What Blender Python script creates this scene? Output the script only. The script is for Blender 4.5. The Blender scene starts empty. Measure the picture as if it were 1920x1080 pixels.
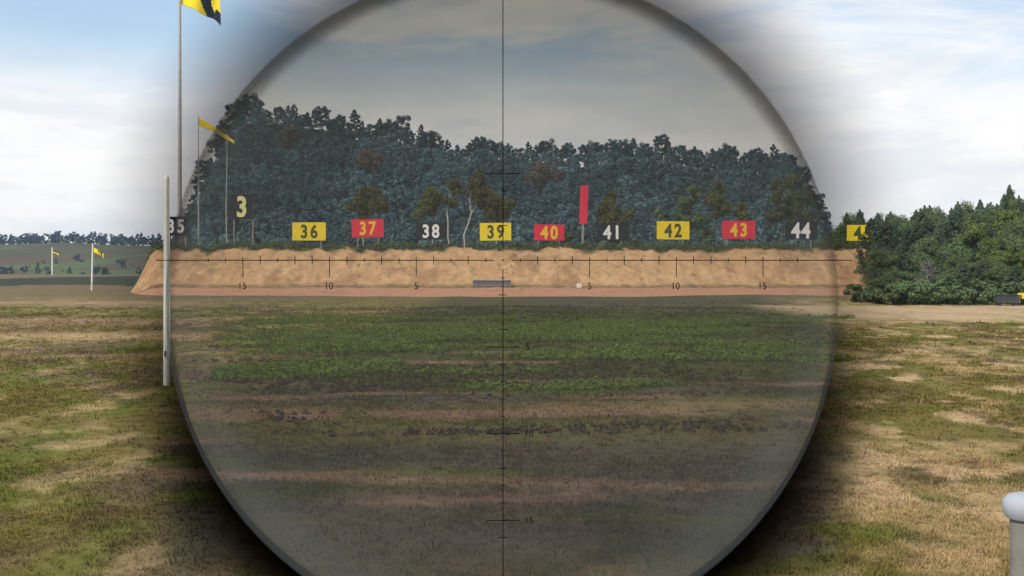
import bpy, math, random
import numpy as np
from mathutils import Vector, Matrix

# ------------------------------------------------------------------ camera, sky, sun, exposure
F = 2000.0            # focal length in pixels of a 1920 px wide picture
EYE = 3.0             # eye height over the range floor
HZ = 500.0            # picture row of the horizon
scene = bpy.context.scene
C = scene.collection

cam_d = bpy.data.cameras.new('camera')
cam = bpy.data.objects.new('camera', cam_d)
C.objects.link(cam)
cam.location = (0, 0, EYE)
cam.rotation_euler = (math.radians(90), 0, 0)
cam_d.sensor_width = 36
cam_d.lens = 36 * F / 1920
cam_d.shift_y = -(540 - HZ) / 1920
cam_d.clip_start = 0.01
cam_d.clip_end = 12000
scene.camera = cam

SUN_EL, SUN_AZ = math.radians(46), math.radians(224)     # azimuth clockwise from +Y: behind the camera, to the left
world = bpy.data.worlds.new('World')
scene.world = world
world.use_nodes = True
wt = world.node_tree
wt.nodes.clear()


def nd(t, kind, **kw):
    n = t.nodes.new(kind)
    for k, v in kw.items():
        if k.startswith('i_'):
            key = k[2:]
            n.inputs[int(key) if key.isdigit() else key.replace('_', ' ')].default_value = v
        else:
            setattr(n, k, v)
    return n


def mth(t, op, a, b=None, clamp=False):
    n = t.nodes.new('ShaderNodeMath')
    n.operation = op
    n.use_clamp = clamp
    for i, v in enumerate((a, b)):
        if v is None:
            continue
        if isinstance(v, (int, float)):
            n.inputs[i].default_value = v
        else:
            t.links.new(v, n.inputs[i])
    return n.outputs[0]


def mrange(t, v, a, b, c=0.0, d=1.0, smooth=True):
    n = t.nodes.new('ShaderNodeMapRange')
    n.interpolation_type = 'SMOOTHSTEP' if smooth else 'LINEAR'
    for i, x in enumerate((a, b, c, d)):
        n.inputs[i + 1].default_value = x
    t.links.new(v, n.inputs[0])
    return n.outputs[0]


def mixc(t, fac, a, b, blend='MIX'):
    n = t.nodes.new('ShaderNodeMix')
    n.data_type = 'RGBA'
    n.blend_type = blend
    for s, v in ((n.inputs[0], fac), (n.inputs[6], a), (n.inputs[7], b)):
        if isinstance(v, (int, float)):
            s.default_value = v
        elif isinstance(v, tuple):
            s.default_value = v if len(v) == 4 else (*v, 1)
        else:
            t.links.new(v, s)
    return n.outputs[2]


sky = nd(wt, 'ShaderNodeTexSky', sky_type='NISHITA', sun_disc=False, sun_elevation=SUN_EL, sun_rotation=SUN_AZ,
         altitude=60, air_density=1.0, dust_density=0.6, ozone_density=1.6)
tc = nd(wt, 'ShaderNodeTexCoord')
sep = nd(wt, 'ShaderNodeSeparateXYZ')
wt.links.new(tc.outputs['Generated'], sep.inputs[0])
zz = sep.outputs[2]
# cloud layer: directions stretched so that the banks lie flat
mp = nd(wt, 'ShaderNodeMapping')
mp.inputs['Scale'].default_value = (1, 1, 4.2)
mp.inputs['Location'].default_value = (-1.446, 1.1115, 1.1045)
wt.links.new(tc.outputs['Generated'], mp.inputs[0])
n1 = nd(wt, 'ShaderNodeTexNoise', i_Scale=3.1, i_Detail=9.0, i_Roughness=0.56, i_Distortion=0.5)
wt.links.new(mp.outputs[0], n1.inputs['Vector'])
n2 = nd(wt, 'ShaderNodeTexNoise', i_Scale=8.5, i_Detail=8.0, i_Roughness=0.55, i_Distortion=0.3)
wt.links.new(mp.outputs[0], n2.inputs['Vector'])
high = mrange(wt, zz, 0.125, 0.215)
cover = mrange(wt, n1.outputs[0], 0.44, 0.66)
thin = mth(wt, 'MULTIPLY', high, mth(wt, 'SUBTRACT', 1.0, cover))
cloudmask = mth(wt, 'SUBTRACT', 1.0, mth(wt, 'MULTIPLY', thin, 0.93), clamp=True)
ccol = mixc(wt, mrange(wt, n2.outputs[0], 0.34, 0.62), (0.88, 0.905, 0.94), (1.04, 1.03, 1.02))
skyb = nd(wt, 'ShaderNodeMix', data_type='RGBA', blend_type='MULTIPLY')
skyb.inputs[0].default_value = 1
wt.links.new(sky.outputs[0], skyb.inputs[6])
skyb.inputs[7].default_value = (0.15, 0.15, 0.15, 1)
blue = mixc(wt, 0.45, skyb.outputs[2], (0.55, 0.80, 1.0))
final = mixc(wt, cloudmask, blue, ccol)
bg = nd(wt, 'ShaderNodeBackground')
bg.inputs[1].default_value = 1.0
wt.links.new(final, bg.inputs[0])
wo = nd(wt, 'ShaderNodeOutputWorld')
wt.links.new(bg.outputs[0], wo.inputs[0])

sun_d = bpy.data.lights.new('sun', 'SUN')
sun_d.energy = 4.2
sun_d.angle = math.radians(2.5)
sun_d.color = (1.0, 0.95, 0.86)
sun = bpy.data.objects.new('sun', sun_d)
C.objects.link(sun)
sd = Vector((math.sin(SUN_AZ) * math.cos(SUN_EL), math.cos(SUN_AZ) * math.cos(SUN_EL), math.sin(SUN_EL)))
sun.rotation_euler = (-sd).to_track_quat('-Z', 'Y').to_euler()
sun.location = sd * 60

scene.render.engine = 'CYCLES'
vs = scene.view_settings
vs.view_transform = 'Standard'
vs.look = 'None'
vs.exposure = 0.0
vs.gamma = 1.0
vs.use_curve_mapping = False
cy = scene.cycles
cy.use_denoising = True
cy.max_bounces = 6
cy.diffuse_bounces = 2
cy.glossy_bounces = 2
cy.transmission_bounces = 4
cy.transparent_max_bounces = 8
cy.volume_bounces = 1
cy.caustics_reflective = False
cy.caustics_refractive = False

rng = np.random.default_rng(7)
random.seed(7)


def at(px, py, d):
    return Vector(((px - 960) / F * d, d, EYE - (py - HZ) / F * d))


def dist(py):
    return F * EYE / (py - HZ)


# ------------------------------------------------------------------ helpers
def link(o, parent=None):
    C.objects.link(o)
    if parent is not None:
        o.parent = parent
    return o


def tag(o, label=None, cat=None, group=None, kind=None):
    if label:
        o['label'] = label
    if cat:
        o['category'] = cat
    if group:
        o['group'] = group
    if kind:
        o['kind'] = kind
    return o


def empty(name, loc=(0, 0, 0), rz=0.0):
    o = bpy.data.objects.new(name, None)
    o.empty_display_size = 0.1
    o.location = loc
    o.rotation_euler = (0, 0, rz)
    return link(o)


def mesh_np(name, v, f, mat=None, col=None, smooth=False):
    v = np.asarray(v, dtype=np.float32).reshape(-1, 3)
    f = np.asarray(f, dtype=np.int32)
    me = bpy.data.meshes.new(name)
    k = f.shape[1]
    me.vertices.add(len(v))
    me.vertices.foreach_set('co', v.ravel())
    me.loops.add(f.size)
    me.loops.foreach_set('vertex_index', f.ravel())
    me.polygons.add(len(f))
    me.polygons.foreach_set('loop_start', np.arange(0, f.size, k, dtype=np.int32))
    me.polygons.foreach_set('loop_total', np.full(len(f), k, dtype=np.int32))
    if smooth:
        me.polygons.foreach_set('use_smooth', np.ones(len(f), dtype=bool))
    if col is not None:
        a = me.color_attributes.new('tint', 'FLOAT_COLOR', 'POINT')
        c4 = np.ones((len(v), 4), dtype=np.float32)
        c4[:, :3] = col
        a.data.foreach_set('color', c4.ravel())
    me.update(calc_edges=True)
    if mat:
        me.materials.append(mat)
    return me


class MB:
    """collects boxes, tubes and lathes into one mesh"""

    def __init__(self):
        self.v, self.f = [], []

    def add(self, vs, fs):
        b = len(self.v)
        self.v += [tuple(p) for p in vs]
        self.f += [tuple(i + b for i in q) for q in fs]
        return self

    def box(self, x0, x1, y0, y1, z0, z1, bev=0.0):
        if bev <= 0:
            vs = [(x, y, z) for z in (z0, z1) for y in (y0, y1) for x in (x0, x1)]
            return self.add(vs, [(0, 2, 3, 1), (4, 5, 7, 6), (0, 1, 5, 4), (2, 6, 7, 3), (0, 4, 6, 2), (1, 3, 7, 5)])
        b = bev
        prof = [(z0, b), (z0 + b, 0), (z1 - b, 0), (z1, b)]
        vs, fs = [], []
        for z, i in prof:
            c = b
            vs += [(x0 + i + c, y0 + i, z), (x1 - i - c, y0 + i, z), (x1 - i, y0 + i + c, z), (x1 - i, y1 - i - c, z),
                   (x1 - i - c, y1 - i, z), (x0 + i + c, y1 - i, z), (x0 + i, y1 - i - c, z), (x0 + i, y0 + i + c, z)]
        for r in range(3):
            for k in range(8):
                fs.append((r * 8 + k, r * 8 + (k + 1) % 8, r * 8 + 8 + (k + 1) % 8, r * 8 + 8 + k))
        fs.append(tuple(range(7, -1, -1)))
        fs.append(tuple(range(24, 32)))
        return self.add(vs, fs)

    def tube(self, pts, rad, n=8):
        pts = [Vector(p) for p in pts]
        vs, fs = [], []
        for i, p in enumerate(pts):
            t = (pts[min(i + 1, len(pts) - 1)] - pts[max(i - 1, 0)]).normalized()
            a = t.orthogonal().normalized() if abs(t.z) < 0.9 else Vector((1, 0, 0)).cross(t).normalized()
            b = t.cross(a)
            for k in range(n):
                w = 2 * math.pi * k / n
                vs.append(p + (a * math.cos(w) + b * math.sin(w)) * rad[i])
        for i in range(len(pts) - 1):
            for k in range(n):
                fs.append((i * n + k, i * n + (k + 1) % n, (i + 1) * n + (k + 1) % n, (i + 1) * n + k))
        fs.append(tuple(range(n - 1, -1, -1)))
        fs.append(tuple(range((len(pts) - 1) * n, len(pts) * n)))
        return self.add(vs, fs)

    def mesh(self, name, mat, smooth=False):
        me = bpy.data.meshes.new(name)
        me.from_pydata(self.v, [], self.f)
        if mat:
            me.materials.append(mat)
        if smooth:
            me.polygons.foreach_set('use_smooth', np.ones(len(me.polygons), dtype=bool))
            me.set_sharp_from_angle(angle=math.radians(40))
        me.update()
        return me

    def build(self, name, mat, parent=None, smooth=False):
        return link(bpy.data.objects.new(name, self.mesh(name, mat, smooth)), parent)


def hashn(ix, iy, seed):
    h = (ix.astype(np.int64) * 374761393 + iy.astype(np.int64) * 668265263 + seed * 974634777) & 0x7fffffff
    h = ((h ^ (h >> 13)) * 1274126177) & 0x7fffffff
    return ((h ^ (h >> 16)) & 0xffff) / 65535.0


def vnoise(x, y, seed=0):
    x = np.asarray(x, float)
    y = np.asarray(y, float)
    ix, iy = np.floor(x), np.floor(y)
    fx, fy = x - ix, y - iy
    fx = fx * fx * (3 - 2 * fx)
    fy = fy * fy * (3 - 2 * fy)
    a = hashn(ix, iy, seed)
    b = hashn(ix + 1, iy, seed)
    c = hashn(ix, iy + 1, seed)
    d = hashn(ix + 1, iy + 1, seed)
    return (a * (1 - fx) + b * fx) * (1 - fy) + (c * (1 - fx) + d * fx) * fy


def fbm(x, y, seed=0, oct=4):
    s, w, t = 0.0, 1.0, 0.0
    for o in range(oct):
        s = s + w * vnoise(x * 2 ** o + 17.3 * o, y * 2 ** o - 9.1 * o, seed + o)
        t += w
        w *= 0.5
    return s / t


def sst(x, a, b):
    t = np.clip((x - a) / (b - a), 0, 1)
    return t * t * (3 - 2 * t)


# ------------------------------------------------------------------ materials
def newmat(name, rough=0.8, spec=0.2):
    m = bpy.data.materials.new(name)
    m.use_nodes = True
    t = m.node_tree
    b = t.nodes['Principled BSDF']
    b.inputs['Roughness'].default_value = rough
    b.inputs['Specular IOR Level'].default_value = spec
    return m, t, b


def paint(name, col, rough=0.55, var=0.12, scale=6.0, dirt=(0.12, 0.10, 0.08), dirtamt=0.28, spec=0.3, metal=0.0):
    m, t, b = newmat(name, rough, spec)
    g = nd(t, 'ShaderNodeTexCoord')
    n = nd(t, 'ShaderNodeTexNoise', i_Scale=scale, i_Detail=6.0, i_Roughness=0.65)
    t.links.new(g.outputs['Object'], n.inputs['Vector'])
    c = mixc(t, mrange(t, n.outputs[0], 0.3, 0.7), tuple(x * (1 - var) for x in col), tuple(min(1, x * (1 + var)) for x in col))
    n2 = nd(t, 'ShaderNodeTexNoise', i_Scale=scale * 0.45, i_Detail=7.0, i_Roughness=0.7)
    t.links.new(g.outputs['Object'], n2.inputs['Vector'])
    c = mixc(t, mth(t, 'MULTIPLY', mrange(t, n2.outputs[0], 0.52, 0.75), dirtamt), c, dirt)
    t.links.new(c, b.inputs['Base Color'])
    b.inputs['Metallic'].default_value = metal
    bp = nd(t, 'ShaderNodeBump', i_Strength=0.15, i_Distance=0.01)
    t.links.new(n.outputs[0], bp.inputs['Height'])
    t.links.new(bp.outputs[0], b.inputs['Normal'])
    return m


def leafmat(name, c1, c2, scale=0.5, vary=0.35, trans=0.25, tint=False):
    """foliage: two hues in clumps, every tree a little different, light passing through the leaves"""
    m = bpy.data.materials.new(name)
    m.use_nodes = True
    t = m.node_tree
    t.nodes.clear()
    g = nd(t, 'ShaderNodeNewGeometry')
    oi = nd(t, 'ShaderNodeObjectInfo')
    n = nd(t, 'ShaderNodeTexNoise', i_Scale=scale, i_Detail=3.0)
    t.links.new(g.outputs['Position'], n.inputs['Vector'])
    f = mth(t, 'ADD', mth(t, 'MULTIPLY', mrange(t, n.outputs[0], 0.35, 0.65), 0.6),
            mth(t, 'MULTIPLY', g.outputs['Random Per Island'], 0.4), clamp=True)
    c = mixc(t, f, c1, c2)
    if tint:
        va = nd(t, 'ShaderNodeVertexColor', layer_name='tint')
        c = mixc(t, 1.0, c, va.outputs[0], 'MULTIPLY')
    hs = nd(t, 'ShaderNodeHueSaturation')
    t.links.new(c, hs.inputs['Color'])
    t.links.new(mth(t, 'ADD', mth(t, 'MULTIPLY', oi.outputs['Random'], 0.05), 0.475), hs.inputs['Hue'])
    t.links.new(mth(t, 'ADD', mth(t, 'MULTIPLY', oi.outputs['Random'], vary), 1 - vary / 2), hs.inputs['Value'])
    d = nd(t, 'ShaderNodeBsdfDiffuse')
    tr = nd(t, 'ShaderNodeBsdfTranslucent')
    t.links.new(hs.outputs[0], d.inputs[0])
    t.links.new(hs.outputs[0], tr.inputs[0])
    mx = nd(t, 'ShaderNodeMixShader', i_0=trans)
    t.links.new(d.outputs[0], mx.inputs[1])
    t.links.new(tr.outputs[0], mx.inputs[2])
    o = nd(t, 'ShaderNodeOutputMaterial')
    t.links.new(mx.outputs[0], o.inputs[0])
    return m


def tintmat(name, trans=0.2, nscale=2.0, var=0.25, bump=0.0, bscale=8.0):
    """colour from the mesh's own tint, broken up by noise"""
    m, t, b = newmat(name, 0.9, 0.1)
    a = nd(t, 'ShaderNodeVertexColor', layer_name='tint')
    g = nd(t, 'ShaderNodeNewGeometry')
    n = nd(t, 'ShaderNodeTexNoise', i_Scale=nscale, i_Detail=8.0, i_Roughness=0.7)
    t.links.new(g.outputs['Position'], n.inputs['Vector'])
    v = mrange(t, n.outputs[0], 0.25, 0.75, 1 - var, 1 + var, smooth=False)
    c = nd(t, 'ShaderNodeVectorMath', operation='SCALE')
    t.links.new(a.outputs[0], c.inputs[0])
    t.links.new(v, c.inputs['Scale'])
    t.links.new(c.outputs[0], b.inputs['Base Color'])
    if trans:
        tr = nd(t, 'ShaderNodeBsdfTranslucent')
        t.links.new(c.outputs[0], tr.inputs[0])
        mx = nd(t, 'ShaderNodeMixShader', i_0=trans)
        t.links.new(b.outputs[0], mx.inputs[1])
        t.links.new(tr.outputs[0], mx.inputs[2])
        t.links.new(mx.outputs[0], t.nodes['Material Output'].inputs[0])
    if bump:
        nb = nd(t, 'ShaderNodeTexNoise', i_Scale=bscale, i_Detail=8.0, i_Roughness=0.7)
        t.links.new(g.outputs['Position'], nb.inputs['Vector'])
        bp = nd(t, 'ShaderNodeBump', i_Strength=bump, i_Distance=0.15)
        t.links.new(nb.outputs[0], bp.inputs['Height'])
        t.links.new(bp.outputs[0], b.inputs['Normal'])
    return m


M = {}
M['ground'] = tintmat('ground_turf', 0, 3.0, 0.4, 0.7, 9.0)
M['sand'] = tintmat('sand_bank', 0, 1.6, 0.26, 1.0, 2.2)
M['heath'] = tintmat('heath_slope', 0, 0.12, 0.3, 0, 1)
M['blade'] = tintmat('grass_blade', 0.45, 0.7, 0.2)
M['bracken'] = leafmat('bracken_leaf', (0.092, 0.130, 0.030), (0.150, 0.205, 0.052), 0.8, 0.2)
M['heather'] = leafmat('heather_leaf', (0.062, 0.048, 0.036), (0.095, 0.082, 0.042), 0.6, 0.2)
M['pine'] = leafmat('pine_needles', (0.052, 0.075, 0.048), (0.128, 0.158, 0.090), 0.7, 0.5)
M['broad'] = leafmat('broad_leaves', (0.080, 0.112, 0.052), (0.165, 0.200, 0.090), 0.7, 0.4)
M['bright'] = leafmat('bright_leaves', (0.110, 0.140, 0.040), (0.175, 0.205, 0.066), 0.7, 0.2)
M['hillwood'] = leafmat('hill_needles_haze_blue', (0.038, 0.074, 0.102), (0.060, 0.104, 0.134), 0.16, 0.3, 0.2)  # bluish distance haze put into the needle colour
M['hillmass'] = leafmat('hill_mass_haze_blue', (0.066, 0.126, 0.190), (0.092, 0.160, 0.220), 0.16, 0.1, 0.2, True)  # haze in front of the hill painted into the leaves as blue
M['rust'] = leafmat('rusty_leaves', (0.120, 0.092, 0.070), (0.190, 0.145, 0.105), 0.5, 0.2)
M['birch_leaf'] = leafmat('birch_leaves', (0.095, 0.105, 0.026), (0.165, 0.165, 0.042), 0.8, 0.25)
M['bark'] = paint('bark', (0.09, 0.065, 0.045), 0.95, 0.4, 3.0, spec=0.05)
M['birch_bark'] = paint('birch_bark', (0.52, 0.49, 0.44), 0.9, 0.25, 5.0, (0.05, 0.045, 0.04), 0.6, spec=0.05)
M['dead'] = paint('dead_wood', (0.17, 0.15, 0.135), 0.95, 0.3, 4.0, spec=0.05)
M['yellow'] = paint('yellow_board', (0.83, 0.62, 0.015), 0.6, 0.06, 1.2)
M['red'] = paint('red_board', (0.66, 0.020, 0.055), 0.6, 0.08, 1.2, dirtamt=0.1)
M['navy'] = paint('black_board', (0.010, 0.010, 0.018), 0.75, 0.2, 1.2)
M['digit_green'] = paint('dark_green_digit', (0.060, 0.075, 0.010), 0.6, 0.1)
M['digit_yellow'] = paint('yellow_digit', (0.85, 0.50, 0.03), 0.6, 0.05)
M['digit_white'] = paint('white_digit', (0.80, 0.79, 0.78), 0.6, 0.05)
M['digit_pale'] = paint('pale_yellow_digit', (0.75, 0.72, 0.30), 0.6, 0.05)
M['post'] = paint('weathered_post', (0.30, 0.26, 0.23), 0.85, 0.2, 4.0, spec=0.1)
M['white_post'] = paint('white_painted_pole', (0.80, 0.79, 0.70), 0.5, 0.06, 3.0, dirtamt=0.2)
M['grey_pole'] = paint('grey_pole_paint', (0.42, 0.41, 0.39), 0.5, 0.1, 1.2, dirtamt=0.3)
M['flag_yellow'] = paint('yellow_flag_cloth', (0.82, 0.64, 0.03), 0.9, 0.05, 2.0, dirtamt=0.05, spec=0.05)
M['flag_navy'] = paint('navy_flag_cloth', (0.022, 0.026, 0.050), 0.9, 0.15, 2.0, dirtamt=0.05, spec=0.05)
M['slat'] = paint('grey_boards', (0.20, 0.19, 0.20), 0.9, 0.25, 3.0, spec=0.1)
M['slat_pink'] = paint('pinkish_boards', (0.30, 0.22, 0.20), 0.9, 0.25, 3.0, spec=0.1)
M['block'] = paint('white_block', (0.78, 0.76, 0.70), 0.8, 0.06, 4.0)
M['concrete'] = paint('dark_concrete', (0.040, 0.043, 0.048), 0.85, 0.25, 2.5)
M['galv'] = paint('grey_steel_post', (0.19, 0.18, 0.16), 0.55, 0.12, 8.0, dirtamt=0.3)
M['white_cap'] = paint('white_cap', (0.33, 0.345, 0.375), 0.75, 0.04, 8.0, dirtamt=0.1)
M['etch'] = paint('reticle_black', (0.004, 0.004, 0.004), 0.7, 0.0, spec=0.02, dirtamt=0)
M['anodised'] = paint('black_anodised_metal', (0.02, 0.02, 0.022), 0.45, 0.1, 30.0, metal=0.0)


def volmat(name, absorb_col, density, scatter=None, sdens=0.0):
    m = bpy.data.materials.new(name)
    m.use_nodes = True
    t = m.node_tree
    t.nodes.clear()
    o = nd(t, 'ShaderNodeOutputMaterial')
    a = nd(t, 'ShaderNodeVolumeAbsorption')
    a.inputs[0].default_value = (*absorb_col, 1)
    a.inputs[1].default_value = density
    out = a.outputs[0]
    if scatter:
        s = nd(t, 'ShaderNodeVolumeScatter')
        s.inputs[0].default_value = (*scatter, 1)
        s.inputs[1].default_value = sdens
        ad = nd(t, 'ShaderNodeAddShader')
        t.links.new(a.outputs[0], ad.inputs[0])
        t.links.new(s.outputs[0], ad.inputs[1])
        out = ad.outputs[0]
    t.links.new(out, o.inputs['Volume'])
    return m


# ------------------------------------------------------------------ ground sheet
def ground_z(x, y):
    r = np.hypot(x, y)
    mound = 1.62 * (1 - sst(r, 3.0, 9.0))
    und = (fbm(x / 14, y / 14, 3, 3) - 0.5) * 0.30 * sst(r, 6, 22) * (1 - sst(r, 300, 600))
    return mound + und + (fbm(x / 1.3, y / 1.3, 5, 2) - 0.5) * 0.05 * (1 - sst(r, 30, 60))


PAL = dict(olive=(0.168, 0.132, 0.036), green=(0.122, 0.130, 0.022), straw=(0.42, 0.290, 0.140), brown=(0.140, 0.096, 0.052),
           sandy=(0.42, 0.295, 0.170), pink=(0.34, 0.205, 0.135), peat=(0.066, 0.058, 0.032), purple=(0.098, 0.076, 0.050))
PAL = {k: np.array(v) for k, v in PAL.items()}


def lerp(a, b, w):
    return a * (1 - w[..., None]) + b * w[..., None]


def ground_col(x, y):
    """colour of turf, heather, bare sand: big patches of the range floor"""
    d = np.maximum(y, 1.0)
    u = x / d
    n1 = fbm(x / 5.5, y / 9, 11, 4)
    n2 = fbm(x / 1.6, y / 3.0, 23, 4)
    n3 = fbm(x / 0.75, y / 1.0, 31, 3)
    n4 = fbm(x / 0.55, y / 0.9, 37, 3)
    n5 = fbm(x / 1.1, y / 1.7, 43, 3)
    c = np.broadcast_to(PAL['olive'], x.shape + (3,)).copy()
    c = lerp(c, PAL['brown'], sst(fbm(x / 4, y / 6, 41, 4), 0.48, 0.62) * 0.9)
    c = lerp(c, PAL['green'], sst(n2, 0.52, 0.66) * 0.85)
    right = sst(x, 1.0, 6.0)
    left = 1 - sst(x, -5.0, -1.0)
    thr = 0.60 - 0.135 * right
    c = lerp(c, PAL['straw'], sst(0.40 * n1 + 0.30 * n2 + 0.30 * n3, thr - 0.01, thr + 0.075) * 0.85)
    c = lerp(c, PAL['straw'], sst(n3, 0.60, 0.74) * (0.40 + 0.35 * right))
    c = lerp(c, PAL['green'] * 1.15, sst(n5, 0.58, 0.70) * 0.55)
    c = lerp(c, PAL['brown'] * 0.6, sst(n4, 0.60, 0.74) * 0.4)
    c = lerp(c, np.array((0.50, 0.345, 0.190)), sst(fbm(x / 1.5, y / 1.3, 47, 3), 0.68, 0.74) * (0.35 + 0.6 * right))
    # heather and peat in the middle of the range
    mid = sst(x, -8.5, -5.5) * (1 - sst(x, 6.5 + 0.16 * d, 8.5 + 0.20 * d))
    mid = mid * sst(d, 9.5, 11.5) * (1 - sst(d, 112, 116))
    mid = mid * (1 - sst(np.abs(u + 0.01), 0.29, 0.345))
    hc = lerp(np.broadcast_to(PAL['peat'], c.shape), PAL['purple'], sst(n2, 0.42, 0.6))
    hc = lerp(hc, PAL['green'] * 0.62, sst(fbm(x / 6, y / 3.0, 57, 4), 0.50, 0.62) * 0.8)
    hc = lerp(hc, PAL['green'] * 0.55, sst(d, 24, 30) * (1 - sst(d, 66, 80)) * 0.75)
    hc = lerp(hc, PAL['olive'] * 0.75, sst(d, 17.5, 19) * (1 - sst(d, 23, 25)) * 0.6)
    hc = lerp(hc, PAL['green'] * 0.8, sst(fbm(x / 7, y / 0.9, 59, 3), 0.55, 0.66) * (1 - sst(d, 17, 20)) * 0.75)
    strip = sst(fbm(x / 9 + 3, y / 1.7, 61, 3), 0.63, 0.72) * (1 - sst(d, 30, 45))
    hc = lerp(hc, PAL['pink'] * 0.75, strip * 0.8)
    strip2 = np.exp(-((d - 22.0) / 0.9) ** 2) * (1 - sst(x, -3.9, -3.3))
    hc = lerp(hc, PAL['pink'] * 0.8, strip2 * 0.9)
    hc = lerp(hc, PAL['straw'] * 0.7, np.exp(-((d - 23.2) / 1.0) ** 2) * sst(x, -1.5, 1.5) * 0.55)
    c = lerp(c, hc, mid)
    # far floor on both sides is darker heath
    far = sst(d, 88, 110) * (1 - mid)
    c = lerp(c, PAL['brown'] * (0.75 + 0.6 * fbm(x / 30, y / 20, 77, 3))[..., None], far * 0.85)
    # sandy track on the right, thin red and tan tracks on the left
    wv = (fbm(x / 7, y * 0 + 2, 71, 3) - 0.5)
    tr = sst(d, 57 + 5 * wv, 62 + 5 * wv) * (1 - sst(d, 82 + 6 * wv, 86 + 6 * wv)) * sst(x, 17, 21)
    c = lerp(c, PAL['sandy'] * 1.0, tr * (0.62 + 0.38 * sst(n2, 0.35, 0.6)))
    for dd, w, col, am in ((48.5, 2.6, 'straw', 0.85), (60.5, 3.0, 'pink', 0.75), (92, 5, 'pink', 0.55), (76, 2.2, 'straw', 0.4), (38, 0.8, 'straw', 0.4)):
        q = np.exp(-((d - dd - 6 * wv - 0.05 * x) / w) ** 2) * (1 - sst(x, -0.30 * d, -0.25 * d))
        c = lerp(c, PAL[col], q * am)
    g = sst(d, 60, 66) * (1 - sst(d, 74, 80)) * (1 - sst(x, -0.30 * d, -0.25 * d))
    c = lerp(c, PAL['green'], g * 0.5)
    return c


ang = np.concatenate([np.linspace(-math.pi, -0.75, 46)[:-1], np.linspace(-0.75, 0.75, 400), np.linspace(0.75, math.pi, 46)[1:-1]])
rad = np.concatenate([[0.0], np.geomspace(1.2, 3000, 460)])
A, R_ = np.meshgrid(ang, rad)
gx, gy = np.sin(A) * R_, np.cos(A) * R_
gz = ground_z(gx, gy)
na, nr = len(ang), len(rad)
i0 = (np.arange(nr - 1)[:, None] * na + np.arange(na)[None, :])
i1 = (np.arange(nr - 1)[:, None] * na + (np.arange(na)[None, :] + 1) % na)
gf = np.stack([i0, i1, i1 + na, i0 + na], -1).reshape(-1, 4)[:, ::-1]
gme = mesh_np('ground', np.stack([gx, gy, gz], -1), gf, M['ground'], ground_col(gx, gy).reshape(-1, 3), True)
tag(link(bpy.data.objects.new('ground', gme)), 'rough turf and heather floor of the shooting range', 'ground', kind='structure')


# ------------------------------------------------------------------ sand berm
def berm_z(x, y):
    """long sand bank: apron, small step, face, crest"""
    wob = (fbm(x / 9, y * 0, 5, 4) - 0.5)
    toe = 109 + 1.6 * wob
    z = 0.72 * sst(y, toe, toe + 9)
    z = z + 0.35 * sst(y, 118.6 + wob, 119.1 + wob)
    gull = (fbm(x / 1.5, y / 9, 9, 3) - 0.5)
    crest = 5.42 + 0.5 * wob + 0.35 * (fbm(x / 2.2, x * 0, 8, 3) - 0.5)
    face = np.clip((y - 120.0) / 8.5, 0, 1) ** 0.85
    z = z + (crest - 1.07) * face
    z = z + gull * 2.1 * face * (1 - face * 0.75) + (fbm(x / 0.8, y / 0.8, 19, 3) - 0.5) * 0.45 * sst(y, 112, 121)
    z = z - 5.6 * sst(y, 133, 147)
    end = sst(x + 0.352 * y, -1.2, 2.6) * (1 - sst(x, 44, 48))
    return z * end - 0.12 * (1 - end) - 0.05


bx_ = np.linspace(-48, 49, 520)
by_ = np.concatenate([np.linspace(107, 119, 25)[:-1], np.linspace(119, 131, 44)[:-1], np.linspace(131, 149, 19)])
BX, BY = np.meshgrid(bx_, by_)
BZ = berm_z(BX, BY)
s1 = fbm(BX / 3, BY / 5, 91, 4)
s2 = fbm(BX / 0.9, BY / 1.2, 93, 4)
bc = np.broadcast_to(np.array((0.46, 0.272, 0.135)), BX.shape + (3,)).copy()
bc = lerp(bc, np.array((0.33, 0.185, 0.095)), sst(s1, 0.45, 0.62) * 0.8)
bc = lerp(bc, np.array((0.54, 0.345, 0.185)), sst(s2, 0.5, 0.72) * 0.6)
bc = lerp(bc, np.array((0.42, 0.215, 0.130)), 1 - sst(BY, 117.5, 119))
bc = lerp(bc, np.array((0.075, 0.070, 0.028)), np.exp(-((BY - 118.5) / 0.5) ** 2) * 0.75)  # shadow line under the step, painted into the sand
bc = lerp(bc, np.array((0.060, 0.070, 0.022)), sst(BY + 3.0 * (fbm(BX / 1.8, BY / 2, 97, 3) - 0.5), 127.2, 128.2))
bc = lerp(bc, np.array((0.14, 0.105, 0.05)), sst(fbm(BX / 1.1, BY / 0.8, 99, 4), 0.63, 0.74) * 0.4)
bn = len(bx_)
q = (np.arange(len(by_) - 1)[:, None] * bn + np.arange(bn - 1)[None, :])
bf = np.stack([q, q + 1, q + bn + 1, q + bn], -1).reshape(-1, 4)
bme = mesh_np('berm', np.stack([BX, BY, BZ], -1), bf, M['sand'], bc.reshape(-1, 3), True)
tag(link(bpy.data.objects.new('berm', bme)), 'long bare orange sand bank across the end of the range', 'sand bank', kind='structure')


def crest_y(x):
    return 129.6


def crest_z(x, y=129.6):
    return float(berm_z(np.array([x]), np.array([y]))[0])


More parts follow.
